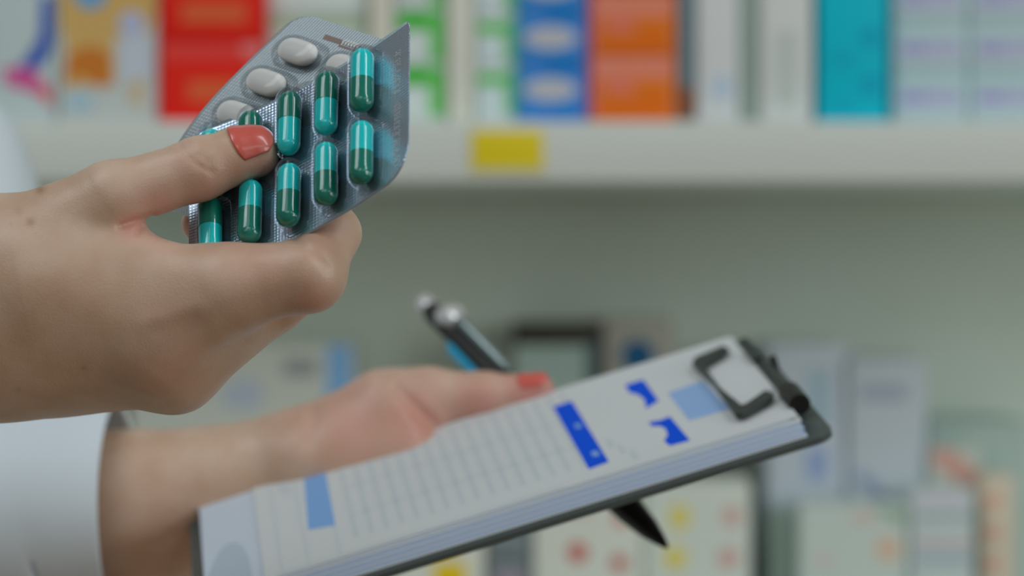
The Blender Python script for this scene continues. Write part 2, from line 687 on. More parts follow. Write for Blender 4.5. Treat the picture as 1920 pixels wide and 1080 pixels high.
def cloth_tube(name, pts, radii, parent, folds=6, amp=0.06, n=72, sub=8, sq=None, seed=0):
    pts = [Vector(p) for p in pts]
    # resample smoothly
    pp, rr, qq = [], [], []
    for i in range(len(pts) - 1):
        a, b, c_, d = pts[max(i - 1, 0)], pts[i], pts[i + 1], pts[min(i + 2, len(pts) - 1)]
        for k in range(sub):
            t = k / sub
            pp.append(0.5 * ((2 * b) + (c_ - a) * t + (2 * a - 5 * b + 4 * c_ - d) * t * t + (3 * b - 3 * c_ + d - a) * t ** 3))
            rr.append(radii[i] + (radii[i + 1] - radii[i]) * t)
    pp.append(pts[-1]); rr.append(radii[-1])
    vs = []
    FR_ = frames_along(pp)
    for i, p in enumerate(pp):
        a, b = FR_[i]
        s = i / (len(pp) - 1)
        for j in range(n):
            th = 2 * math.pi * j / n
            w = 1 + amp * (math.sin(folds * th + 5 * s + seed) * 0.5 + 0.5 * math.sin(3 * th - 9 * s + seed * 2)) * (0.4 + 0.6 * math.sin(math.pi * min(1, s * 1.3)))
            x, y = (sq if sq else (1, 1))
            vs.append(p + a * (math.cos(th) * rr[i] * w * x) + b * (math.sin(th) * rr[i] * w * y))
    fs = [[i * n + j, i * n + (j + 1) % n, (i + 1) * n + (j + 1) % n, (i + 1) * n + j] for i in range(len(pp) - 1) for j in range(n)]
    o = mesh_obj(name, vs, fs, m_coat, parent, W(parent))
    fix_normals(o)
    sm = o.modifiers.new('cloth', 'SOLIDIFY')
    sm.thickness = 0.0016
    sm.offset = 0
    return o, pp, rr


coat, _, _ = cloth_tube('lab_coat', [(-.47, .89, .70), (-.47, .89, .88), (-.46, .89, 1.05), (-.46, .90, 1.20), (-.46, .90, 1.30), (-.46, .90, 1.36)],
                        [.150, .145, .128, .125, .115, .06], person, folds=7, amp=.05, sq=(1.05, 1.35))
coat['label'] = 'white cotton coat'
sl, spts, srad = cloth_tube('sleeve', [(-.44, .97, CZ + .035), (-.36, 1.02, CZ + .045), P(-250, 300, 1.03), P(-110, 316, 1.00), P(-78, 520, .96), P(-70, 800, .91), P(0, 968, .872), P(120, 972, .866), P(226, 969, .865)],
                            [.080, .050, .034, .0335, .035, .038, .0430, .0425, .0405], coat, folds=5, amp=.06, seed=1.3)
# stitched hem near the cuff
mb = MB()
for back in (15,):
    ring = tube_rings([spts[-1 - back], spts[-back]], [srad[-back] * 1.035] * 2, 60)
    c0 = [r for r in ring[0]]
    for j in range(60):
        a, b = c0[j], c0[(j + 1) % 60]
        mb.tube([a, a.lerp(b, .7)], [.0009] * 2, 6)
mb.build('hem_stitching', m_seam, coat)
cloth_tube('sleeve', [(-.46, .87, CZ + .035), (-.46, .80, CZ + .06), (-.455, .75, CZ + .03), (-.435, .715, CZ - .05), (-.38, .70, CZ - .088), (-.32, .697, CZ - .06), (-.275, .693, CZ - .04)],
           [.085, .068, .058, .053, .052, .05, .048], coat, folds=5, amp=.05, seed=.4)

# ------------------------------------------------------------------ blister packs
def clear_plastic(name, tint=(0.93, 0.97, 1.0), rough=0.06, k=1.0):
    m = bpy.data.materials.new(name)
    m.use_nodes = True
    nt = m.node_tree
    N, L = nt.nodes, nt.links
    N.remove(N['Principled BSDF'])
    tr = N.new('ShaderNodeBsdfTransparent'); tr.inputs[0].default_value = (*tint, 1)
    gl = N.new('ShaderNodeBsdfGlossy'); gl.inputs['Roughness'].default_value = rough
    lw = N.new('ShaderNodeFresnel'); lw.inputs['IOR'].default_value = 1.5
    ml = N.new('ShaderNodeMath'); ml.operation = 'MULTIPLY'; ml.inputs[1].default_value = k; ml.use_clamp = True
    L.new(lw.outputs[0], ml.inputs[0])
    mx = N.new('ShaderNodeMixShader')
    L.new(ml.outputs[0], mx.inputs[0]); L.new(tr.outputs[0], mx.inputs[1]); L.new(gl.outputs[0], mx.inputs[2])
    L.new(mx.outputs[0], N['Material Output'].inputs[0])
    return m


def foil_material(name, col, rough, metal, freq, amp):
    m = bpy.data.materials.new(name)
    m.use_nodes = True
    nt = m.node_tree
    N, L = nt.nodes, nt.links
    b = N['Principled BSDF']
    b.inputs['Base Color'].default_value = (*col, 1)
    b.inputs['Roughness'].default_value = rough
    b.inputs['Metallic'].default_value = metal
    b.inputs['Coat Weight'].default_value = 0.6
    b.inputs['Coat Roughness'].default_value = 0.10
    uv = N.new('ShaderNodeUVMap')
    sep = N.new('ShaderNodeSeparateXYZ')
    L.new(uv.outputs[0], sep.inputs[0])
    hs = []
    for ax, fr, wgt in ((0, freq * 0.9, 0.35), (1, freq, 1.0)):
        mu = N.new('ShaderNodeMath'); mu.operation = 'MULTIPLY'; mu.inputs[1].default_value = fr
        sn = N.new('ShaderNodeMath'); sn.operation = 'SINE'
        w = N.new('ShaderNodeMath'); w.operation = 'MULTIPLY'; w.inputs[1].default_value = wgt
        L.new(sep.outputs[ax], mu.inputs[0]); L.new(mu.outputs[0], sn.inputs[0]); L.new(sn.outputs[0], w.inputs[0])
        hs.append(w)
    ad = N.new('ShaderNodeMath'); ad.operation = 'ADD'
    L.new(hs[0].outputs[0], ad.inputs[0]); L.new(hs[1].outputs[0], ad.inputs[1])
    bp = N.new('ShaderNodeBump'); bp.inputs['Strength'].default_value = amp; bp.inputs['Distance'].default_value = 0.0002
    L.new(ad.outputs[0], bp.inputs['Height'])
    L.new(bp.outputs['Normal'], b.inputs['Normal'])
    return m


m_bubble = clear_plastic('clear_blister_plastic', (1.0, 1.0, 1.0), .03, .5)
m_foil = foil_material('knurled_foil', (0.55, 0.71, 0.92), 0.19, 0.80, 1.0, 0.16)
m_foil_b = foil_material('satin_foil', (0.41, 0.50, 0.56), 0.38, 0.35, 1.0, 0.30)
m_print = mat('batch_print', A(168, 178, 186), 0.4)
m_brown = mat('brown_stamp', A(92, 78, 72), 0.5)
m_cyan = mat('cyan_gelatin', (0.010, 0.86, 0.91), 0.09, spec=0.6, coat=0.35)
m_green = mat('dark_green_gelatin', (0.005, 0.28, 0.215), 0.09, spec=0.6, coat=0.35)
m_tablet = mat('white_tablet_coat', (0.90, 0.93, 0.94), 0.45, mottle=0.02, scale=300)


class Sheet:
    """A gently bent rectangular pack: a centre line in u and straight rulings along v (pixel-sized units about the hand)."""

    def __init__(s, knots, steps, start, b):
        pts = [np.array(start, float)]
        for st in steps:
            pts.append(pts[-1] + np.array(st, float))
        pts = np.array(pts)
        deg = 3
        s.fit = [np.polyfit(knots, pts[:, i], deg) for i in range(3)]
        s.b = np.array(b, float)
        s.lb = np.linalg.norm(s.b)

    def c(s, u):
        return np.array([np.polyval(f, u) for f in s.fit])

    def du(s, u):
        return np.array([np.polyval(np.polyder(f), u) for f in s.fit])

    def n(s, u):
        n = np.cross(s.du(u), s.b)
        n /= np.linalg.norm(n)
        return n if n[2] < 0 else -n

    def at(s, u, v, h=0.0):
        return s.c(u) + s.b * v + s.n(u) * h

    def w(s, u, v, h=0.0):
        return hv(*s.at(u, v, h))


front = Sheet([-1.15, 0, 1, 2, 3, 4, 5.0],
              [(-72, 49, 56), (-68, 43, 46), (-71, 40, 42), (-74, 33, 36), (-77, 29, 30), (-77, 28, 28)],
              (696 + 72, 160 - 49, -109 - 56), (-1, 133, -80))
rear = Sheet([-1.0, 0, 1, 2, 3, 4, 5.2],
             [(-57, 57, -6), (-57, 57, -6), (-57, 57, -6), (-52, 60, 0), (-26, 70, 0), (-20, 76, 0)],
             (563 + 57, 98 - 57, 120 + 6), (90, 30, -82))
OFF_REAR = 0.0


def sheet_mesh(S, name, u0, u1, v0, v1, radii, mats, parent, nu=60, nv=40, thick=0.00028, swap=False):
    """Rounded rectangle on the sheet; radii = corner radii (px) at (u0,v0),(u0,v1),(u1,v1),(u1,v0)."""
    ul = np.linalg.norm(S.du((u0 + u1) / 2))
    vl = S.lb
    vs, uvs = [], []
    for i in range(nu + 1):
        # denser near ends
        a = i / nu
        a = 0.5 - 0.5 * math.cos(math.pi * a)
        u = u0 + (u1 - u0) * a
        # v limits with rounded corners
        e0 = (u - u0) * ul
        e1 = (u1 - u) * ul
        lo, hi = v0, v1
        for r, e, side in ((radii[0], e0, 0), (radii[1], e0, 1), (radii[2], e1, 1), (radii[3], e1, 0)):
            if e < r:
                cut = (r - math.sqrt(max(0, r * r - (r - e) ** 2))) / vl
                if side == 0:
                    lo = max(lo, v0 + cut)
                else:
                    hi = min(hi, v1 - cut)
        for j in range(nv + 1):
            v = lo + (hi - lo) * j / nv
            vs.append(S.w(u, v))
            uvs.append((u * ul, v * vl))
    fs = [[i * (nv + 1) + j, (i + 1) * (nv + 1) + j, (i + 1) * (nv + 1) + j + 1, i * (nv + 1) + j + 1] for i in range(nu) for j in range(nv)]
    o = mesh_obj(name, vs, fs, mats, parent)
    uvl = o.data.uv_layers.new(name='UVMap')
    for lp in o.data.loops:
        uvl.data[lp.index].uv = uvs[lp.vertex_index]
    sm = o.modifiers.new('thick', 'SOLIDIFY')
    sm.thickness = thick
    sm.offset = 0
    return o


def stadium(n, hl, r):
    """Points of a stadium outline: half length hl (to the tip) along y, half width r along x."""
    out = []
    for j in range(n):
        t = 2 * math.pi * j / n
        c_, s_ = math.cos(t), math.sin(t)
        out.append((r * c_, (hl - r) * (1 if s_ >= 0 else -1) * min(1, abs(s_) * 6) + r * s_))
    return out


def bubble(S, u, v, hl, r, ht, parent, along_b=True, flange=7):
    """Clear dome over one pill."""
    ul = np.linalg.norm(S.du(u))
    prof = [(1.0 + flange / r, 0.4), (1.04, 1.2), (1.0, 4)]
    for k in range(1, 10):
        t = k / 9 * math.pi / 2
        prof.append((0.30 + 0.70 * math.cos(t) ** 0.75 if k < 9 else 0.28, 4 + (ht - 4) * math.sin(t)))
    prof += [(0.12, ht + 0.4), (0.02, ht + 0.5)]
    n = 44
    rings = []
    for sc, h in prof:
        rr = r * sc
        hh = hl - r + rr if sc > 0.3 else (hl - r) * (sc / 0.3) + rr
        ring = []
        for x, y in stadium(n, max(hh, rr), rr):
            if along_b:
                ring.append(S.w(u + x / ul, v + y / S.lb, h))
            else:
                ring.append(S.w(u + y / ul, v + x / S.lb, h))
        rings.append(ring)
    mb = MB()
    mb.rings(rings, cap=False)
    return mb.build('bubble', m_bubble, parent, ang=180)


def lathe_along(S, u, v, h0, prof, tilt=0.0, squash=1.0, along_b=True, n=36):
    """Rings round an axis lying in the sheet, prof = [(pos along axis px, radius px)]."""
    cpt = S.at(u, v, h0)
    nn = S.n(u)
    ax = S.b / S.lb if along_b else S.du(u) / np.linalg.norm(S.du(u))
    sd = np.cross(nn, ax)
    ax2 = ax * math.cos(tilt) + sd * math.sin(tilt)
    sd2 = np.cross(nn, ax2)
    return [[hv(*(cpt + ax2 * a + sd2 * (r * math.cos(2 * math.pi * j / n)) + nn * (r * squash * math.sin(2 * math.pi * j / n)))) for j in range(n)] for a, r in prof]


def half_capsule(y0, y1, r, lip=False):
    """Profile from the open seam y0 to the domed end at y1."""
    s = 1 if y1 > y0 else -1
    pr = [(y0, r * 0.96), (y0, r)]
    k = 12
    yc = y1 - s * r * 1.0
    pr.append(((y0 + yc) / 2, r))
    for i in range(k + 1):
        t = i / k * math.pi / 2
        pr.append((yc + s * r * math.sin(t), max(0.25, r * math.cos(t))))
    return pr


pack = empty('blister_pack', front.w(1.8, 0.5), 'clear blister pack of ten cyan and dark green capsules, pinched under the thumb', 'blister pack')
foil = sheet_mesh(front, 'foil_backing', -1.15, 4.66, -0.56, 1.57, (14, 66, 30, 40), m_foil, pack, nu=90, nv=50)
for u in range(5):
    for v in range(2):
        bubble(front, u, v, 78, 30, 49, pack)
# dotted batch number embossed in the right-hand margin
DIG = {'1': ('010', '110', '010', '010', '111'), '5': ('111', '100', '111', '001', '111'), '7': ('111', '001', '010', '010', '010'),
       '0': ('111', '101', '101', '101', '111'), '8': ('111', '101', '111', '101', '111'), ' ': ('000',) * 5}
mb = MB()
vv = -0.22
for ch in '15710 8801571':
    for ry, row in enumerate(DIG[ch]):
        for rx, bit in enumerate(row):
            if bit == '1':
                uu, v_ = -0.86 + (4 - ry) * 0.036, vv + rx * 0.035
                c0 = front.w(uu, v_, 1.2)
                r_ = 0.00017
                a, b = frame_of(front.w(uu, v_, 9) - c0)
                mb.rings([[c0 + a * (r_ * math.cos(k * math.pi / 4)) + b * (r_ * math.sin(k * math.pi / 4)) for k in range(8)],
                          [front.w(uu, v_, 2.6) + a * (r_ * .6 * math.cos(k * math.pi / 4)) + b * (r_ * .6 * math.sin(k * math.pi / 4)) for k in range(8)]])
    vv += 0.125
mb.build('batch_number', m_print, pack, smooth=False)

# capsules: (column, row) -> is the cyan half on top
CAPS = {(0, 0): (True, 'cyan and green capsule in the pack corner under the raised tip, cyan end up'),
        (1, 0): (False, 'green and cyan capsule, green end up, second from the raised corner of the pack'),
        (2, 0): (False, 'green and cyan capsule, green end up, touching the tip of the thumb'),
        (3, 0): (False, 'green and cyan capsule half hidden by the polished thumbnail, only its green end showing'),
        (4, 0): (True, 'capsule behind the thumb knuckle, only its cyan end peeping over the thumb'),
        (0, 1): (True, 'cyan and green capsule at the batch number edge, rightmost in the lower row'),
        (1, 1): (True, 'cyan and green capsule in the lower row, second from the batch number edge'),
        (2, 1): (True, 'cyan and green capsule in the middle of the lower row, cyan end up'),
        (3, 1): (True, 'cyan and green capsule just below the thumb, above the index finger'),
        (4, 1): (False, 'green and cyan capsule in the lower row nearest the thumb web, cyan end down')}
for (u, v), (cy, lab) in CAPS.items():
    tl = random.uniform(-.03, .03)
    sh = {(3, 0): 0.02, (4, 0): 0.05}.get((u, v), random.uniform(-0.015, 0.02))
    rt = empty('capsule', front.w(u, v + sh, 24), lab, 'capsule', 'capsules in the front blister pack')
    seam = random.uniform(-4, 4)
    # the cap (wider, over the body) is the green half
    for top in (True, False):
        col = (m_cyan if cy else m_green) if top else (m_green if cy else m_cyan)
        r = 23.4 if (top == cy) is False else 22.6
        prof = half_capsule(seam, (-67 if top else 67), r)
        mb = MB()
        mb.rings(lathe_along(front, u, v + sh, 24.5, prof, tl))
        mb.build('capsule_half', col, rt, ang=50)['label'] = 'cyan half' if col is m_cyan else 'dark green half'

pack2 = empty('blister_pack', rear.w(2.0, 0.5), 'silvery blister pack of white oblong tablets, tucked behind the capsule pack', 'blister pack')
sheet_mesh(rear, 'foil_backing', -1.0, 5.0, -0.65, 1.62, (42, 26, 12, 12), m_foil_b, pack2, nu=90, nv=50)
for q in range(5):
    for p in range(2):
        if (q, p) in ((0, 0), (1, 0), (2, 0), (0, 1), (1, 1)):
            bubble(rear, q + .1, p + .08, 56, 36, 34, pack2, along_b=True)
# foil embossing: brown stamp and pale characters near the pack's end
mb = MB()
mb.extrude([rear.w(-.64, .12, 1), rear.w(-.64, .48, 1), rear.w(-.50, .50, 1), rear.w(-.50, .14, 1)], rear.w(0, 0, 1.5) - rear.w(0, 0, 1))
mb.extrude([rear.w(-.50, .50, 1), rear.w(-.50, .86, 1), rear.w(-.44, .86, 1), rear.w(-.44, .50, 1)], rear.w(0, 0, 1.5) - rear.w(0, 0, 1))
mb.build('stamp', m_brown, pack2, smooth=False)
mb = MB()
for k in range(6):
    p = 0.52 + 0.06 * k
    mb.tube([rear.w(-.66, p + .03, 2), rear.w(-.58, p, 2), rear.w(-.54, p + .035, 2)], [.0003] * 3, 6)
mb.build('embossed_code', m_print, pack2)
TABS = {(0, 0): 'whole white oblong tablet near the stamped end of the silvery pack',
        (1, 0): 'white oblong tablet in the second pocket down the silvery pack edge',
        (2, 0): 'white oblong tablet just above the thumbnail, its lower part behind the green capsules',
        (0, 1): 'white oblong tablet mostly hidden by the topmost cyan capsule'}
for (q, p), lab in TABS.items():
    prof = []
    for i in range(25):
        t = -1 + 2 * i / 24
        prof.append((46 * math.copysign(abs(t) ** 0.9, t), max(0.3, 25.5 * (1 - abs(t) ** 3.2) ** 0.5)))
    mb = MB()
    mb.rings(lathe_along(rear, q + .1, p + .08, 14, prof, 0.0, squash=0.55))
    o = mb.build('tablet', m_tablet, None, origin=rear.w(q, p, 14), ang=60)
    tag(o, lab, 'tablet', 'tablets in the rear blister pack')

# ------------------------------------------------------------------ clipboard with its papers
dN, dF = 0.765, 0.765 * 1.125
NR, FR = P(1508, 793, dN), P(1370, 630, dF)
FL = P(372, 936, dF - 0.012)
LV = FR - FL                                  # along the long side
SV = NR - FR                                  # along the short side, towards the viewer
LM, SM = LV.length, SV.length
NV = LV.cross(SV).normalized()
if NV.z < 0:
    NV = -NV
lx, sx_ = LV.normalized(), SV.normalized()
print('form size', LM, SM, 'angle', math.degrees(LV.angle(SV)))


def Q(a, s, h=0.0):
    return FL + LV * a + SV * s + NV * h


def on_form(px, py, h=0.0):
    """Plane coordinates (a, s) of the form point seen at a pixel."""
    o_ = Vector((0, 0, CZ))
    r = P(px, py, 1.0) - o_
    n = LV.cross(SV)
    t = (Q(0, 0, h) - o_).dot(n) / r.dot(n)
    d = o_ + r * t - Q(0, 0, h)
    g11, g12, g22 = LV.dot(LV), LV.dot(SV), SV.dot(SV)
    b1, b2 = d.dot(LV), d.dot(SV)
    det = g11 * g22 - g12 * g12
    return (b1 * g22 - b2 * g12) / det, (b2 * g11 - b1 * g12) / det


m_board = mat('black_clipboard', A(52, 60, 60, 0.42), 0.42, mottle=0.06, scale=60)
m_clip = mat('black_clip_metal', A(32, 38, 37, 0.42), 0.4, metal=0.2)
m_rub = mat('black_rubber', (0.008, 0.008, 0.008), 0.4)
m_paper = mat('white_paper', A(160, 165, 168, 0.49), 0.8, mottle=0.01, scale=80)
m_paper2 = mat('blank_paper', A(152, 162, 174, 0.48), 0.8, mottle=0.01, scale=80)
m_edge = mat('copy_paper', A(132, 150, 182, 0.48), 0.8)
m_blue = mat('royal_blue_ink', A(0, 58, 170, 0.42), 0.7, spec=.15)
m_pale = mat('pale_blue_ink', A(88, 124, 176, 0.42), 0.6)
m_tint = mat('tint_blue_ink', A(106, 132, 190, 0.42), 0.7, spec=.2)
m_line = mat('rule_ink', A(147, 156, 161, 0.47), 0.7)
m_shadow = mat('painted_shadow_grey', A(128, 140, 152, 0.42), 0.8)


def rounded_quad(a0, a1, s0, s1, r, h, n=6):
    """Rounded rectangle outline in metres-true corner radius r on the form plane."""
    ra, rs = r / LM, r / SM
    pts = []
    for ca, cs, st in ((a0 + ra, s0 + rs, 180), (a1 - ra, s0 + rs, 270), (a1 - ra, s1 - rs, 0), (a0 + ra, s1 - rs, 90)):
        for k in range(n + 1):
            t = math.radians(st + 90 * k / n)
            pts.append(Q(ca + ra * math.cos(t), cs + rs * math.sin(t), h))
    return pts


TH = 0.0050                                   # thickness of the paper pile
board = empty('clipboard', Q(.5, .5, -TH), 'black clipboard held level by the far hand, papers under its clip', 'clipboard')
mb = MB()
mb.extrude(rounded_quad(-0.026, 1.043, -0.02, 1.025, 0.006, -TH - 0.0002), NV * -0.0022)
mb.build('board', m_board, board)
# the clip: a C-shaped press bar lying on the pile, hinge bar, spring and peg at the board's end
clip = [(1299, 687), (1306, 676), (1357, 654), (1368, 661), (1326, 686), (1324, 697), (1352, 734), (1381, 757), (1391, 766),
        (1400, 764), (1436, 739), (1452, 744), (1450, 752), (1394, 783), (1380, 783), (1370, 768), (1336, 722)]
hc = 0.0016
mb = MB()
mb.extrude([Q(*on_form(x, y, hc), 0.0002) + NV * 0.0012 for x, y in clip], NV * 0.0016)
mb.build('clip_frame', m_clip, board)
e0, e1 = on_form(1400, 655), on_form(1500, 765)
mb = MB()
ha = 1.012
mb.tube([Q(ha, .10, -0.001), Q(ha, .80, -0.001)], [.0026] * 2, 20)
for s in (.22, .62):
    mb.extrude([Q(ha - .014, s, .001), Q(ha - .014, s + .14, .001), Q(ha + .004, s + .14, .0015), Q(ha + .004, s, .0015)], NV * 0.001)
mb.build('hinge_bar', m_clip, board)
mb = MB()
mb.tube([Q(ha + .002, .72, .0005), Q(ha + .002, .85, .0005)], [.0038, .0036], 20)
mb.build('spring_roll', m_rub, board)
mb = MB()
mb.tube([Q(1.034, .36, -TH), Q(1.034, .36, .0012)], [.0013, .0011], 14)
mb.build('peg', m_clip, board)

# the pile: sheets whose edges show along the near side, then the blank sheet, then the printed form
ns = 7
for k in range(ns):
    h1 = -TH + k * (TH - 0.0010) / ns
    mb = MB()
    da, ds = random.uniform(-.004, .004), .0 - .009 * k + random.uniform(-.002, .002)
    mb.extrude(rounded_quad(0.002 + da * .5, 1.0 + da, 0.004, 1.0 + ds, 0.001, h1 + 0.00008), NV * ((TH - .0010) / ns - 0.00016))
    o = mb.build('paper_sheet', m_edge if k % 2 else m_paper, None, origin=Q(.5, .5, h1))
    tag(o, 'white sheet in the pile under the printed form, only its edge showing', 'paper', 'sheets in the clipboard pile')
mb = MB()
mb.extrude(rounded_quad(0.0, 0.995, 0.0, .935, 0.006, -0.0009), NV * 0.0003)
blank = mb.build('blank_sheet', m_paper2, None, origin=Q(.5, .5, -.0009))
tag(blank, 'blank bluish white sheet sticking out past the lower end of the printed form', 'paper')
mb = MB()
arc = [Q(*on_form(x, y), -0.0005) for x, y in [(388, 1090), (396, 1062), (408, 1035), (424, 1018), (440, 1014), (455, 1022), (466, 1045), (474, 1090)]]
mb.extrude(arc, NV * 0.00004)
mb.build('painted_shadow', m_shadow, blank, smooth=False)  # shadow on the blank sheet, painted as a flat grey dome
a_f = on_form(470, 886)[0]
mb = MB()
mb.extrude(rounded_quad(a_f, 1.0, 0.0, .925, 0.0015, -0.0004), NV * 0.0004)
form = mb.build('printed_form', m_paper, None, origin=Q(.55, .5, 0))
tag(form, 'printed form with royal blue headings and ruled lines, on top of the clipboard', 'paper')


def ink(name, polys, m, h=0.00003):
    mb = MB()
    for poly in polys:
        mb.extrude([Q(*on_form(x, y), h) for x, y in poly], NV * 0.00003)
    return mb.build(name, m, form, smooth=False)


ink('heading_block', [[(1037, 763), (1072, 752), (1142, 866), (1104, 880)]], m_blue)
ink('heading_mark', [[(1172, 722), (1206, 712), (1235, 752), (1211, 766), (1209, 750), (1197, 740), (1180, 736)],
                     [(1216, 792), (1238, 788), (1256, 781), (1294, 826), (1256, 836), (1245, 827), (1252, 816), (1248, 804), (1238, 799), (1222, 799)]], m_blue)
ink('tinted_box', [[(1252, 737), (1318, 714), (1368, 767), (1292, 789)]], m_tint)
ink('shaded_column', [[(569, 882), (608, 872), (629, 985), (578, 994)]], m_pale)
ink('heading_text', [[(1076, 796), (1086, 794), (1092, 801), (1081, 804)]], m_pale, 0.00007)
ink('heading_text', [[(1107, 848), (1119, 845), (1126, 853), (1113, 857)]], m_pale, 0.00007)
rules = []
for k in range(17):
    a = a_f + 0.155 + k * 0.026
    s0, s1 = 0.05, 0.80
    rules.append((a, a + .008, s0, s1))
for a in (a_f + .028, a_f + .072, a_f + .125):
    rules.append((a, a + .004, .04, .90))
for s in (.06, .9):
    rules.append((a_f + .02, .60, s, s + .010))
for k in range(2):
    rules.append((a_f + 0.16, a_f + .56, .33 + .26 * k, .33 + .26 * k + .008))
mb = MB()
for a0, a1, s0, s1 in rules:
    mb.extrude([Q(a0, s0, .00003), Q(a1, s0, .00003), Q(a1, s1, .00003), Q(a0, s1, .00003)], NV * .00002)
mb.build('ruled_lines', m_line, form, smooth=False)
for a0, s0 in ((a_f + .045, .10), (a_f + .055, .14), (.70, .62), (.712, .70), (.725, .78)):
    mb = MB()
    mb.extrude([Q(a0, s0, .00003), Q(a0 + .01, s0, .00003), Q(a0 + .01, s0 + .09, .00003), Q(a0, s0 + .09, .00003)], NV * .00002)
    mb.build('small_print', m_line, form, smooth=False)

# ------------------------------------------------------------------ pen
m_pen = mat('black_pen_plastic', (0.012, 0.012, 0.013), 0.3)
m_chrome = mat('pen_chrome', (0.75, 0.77, 0.8), 0.14, metal=1.0)
m_silver = mat('pen_satin_silver', (0.78, 0.80, 0.82), 0.30, metal=0.5)
m_teal = mat('pen_teal_panel', A(0, 128, 170, 0.42), 0.3)
m_penb = mat('grey_pen_barrel', A(92, 104, 106, 0.42), 0.25, metal=0.5)
pA, pB = P(793, 566, 0.925), P(1252, 1027, 0.815)
pd = (pB - pA)
pl_ = pd.length
pu = pd.normalized()
print('pen length', pl_)
pen = empty('pen', pA + pd * .5, 'black ballpoint pen with chrome top and teal panel, behind the clipboard', 'pen')
pa, pb = frame_of(pu)
mb = MB(); mb.tube([pA + pu * (pl_ * t) for t in (.055, .07, .12, .30, .45)], [.0036, .0042, .0043, .0044, .0046], 24); mb.build('barrel', m_pen, pen)
mb = MB(); mb.tube([pA + pu * (pl_ * t) for t in (.45, .46, .80, .86, .93, .975, .99, 1.0)], [.0050, .0054, .0056, .0052, .0038, .0020, .0012, .0004], 24); mb.build('grip', m_pen, pen)
mb = MB(); mb.tube([pA + pu * (pl_ * t) for t in (-.004, 0, .02, .035, .04)], [.0020, .0036, .0040, .0038, .002], 20); mb.build('plunger', m_silver, pen)
mb = MB(); mb.tube([pA + pu * (pl_ * t) for t in (.04, .045, .075, .08)], [.0034, .0040, .0044, .0043], 24); mb.build('collar', m_pen, pen)
side = (pb * 0.75 - Vector((0, 1, 0)) * 0.5 + Vector((1, 0, 0)) * .35)
side = (side - pu * side.dot(pu)).normalized()
mb = MB(); mb.tube([pA + pu * (pl_ * .095) + side * .002, pA + pu * (pl_ * .125) + side * .0055, pA + pu * (pl_ * .15) + side * .0055], [.0046, .0048, .0036], 18); mb.build('clip_mount', m_silver, pen)
mb = MB(); mb.tube([pA + pu * (pl_ * .13) + side * .0062, pA + pu * (pl_ * .34) + side * .0060, pA + pu * (pl_ * .36) + side * .0055], [.0022, .0020, .0012], 12); mb.build('pocket_clip', m_penb, pen)
opp = (-side - Vector((0, 1, 0)) * 0.5)
opp = (opp - pu * opp.dot(pu)).normalized()
mb = MB(); mb.tube([pA + pu * (pl_ * t) + opp * .0034 for t in (.15, .17, .33, .36)], [.0018, .0036, .0036, .0020], 20); mb.build('teal_panel', m_teal, pen)

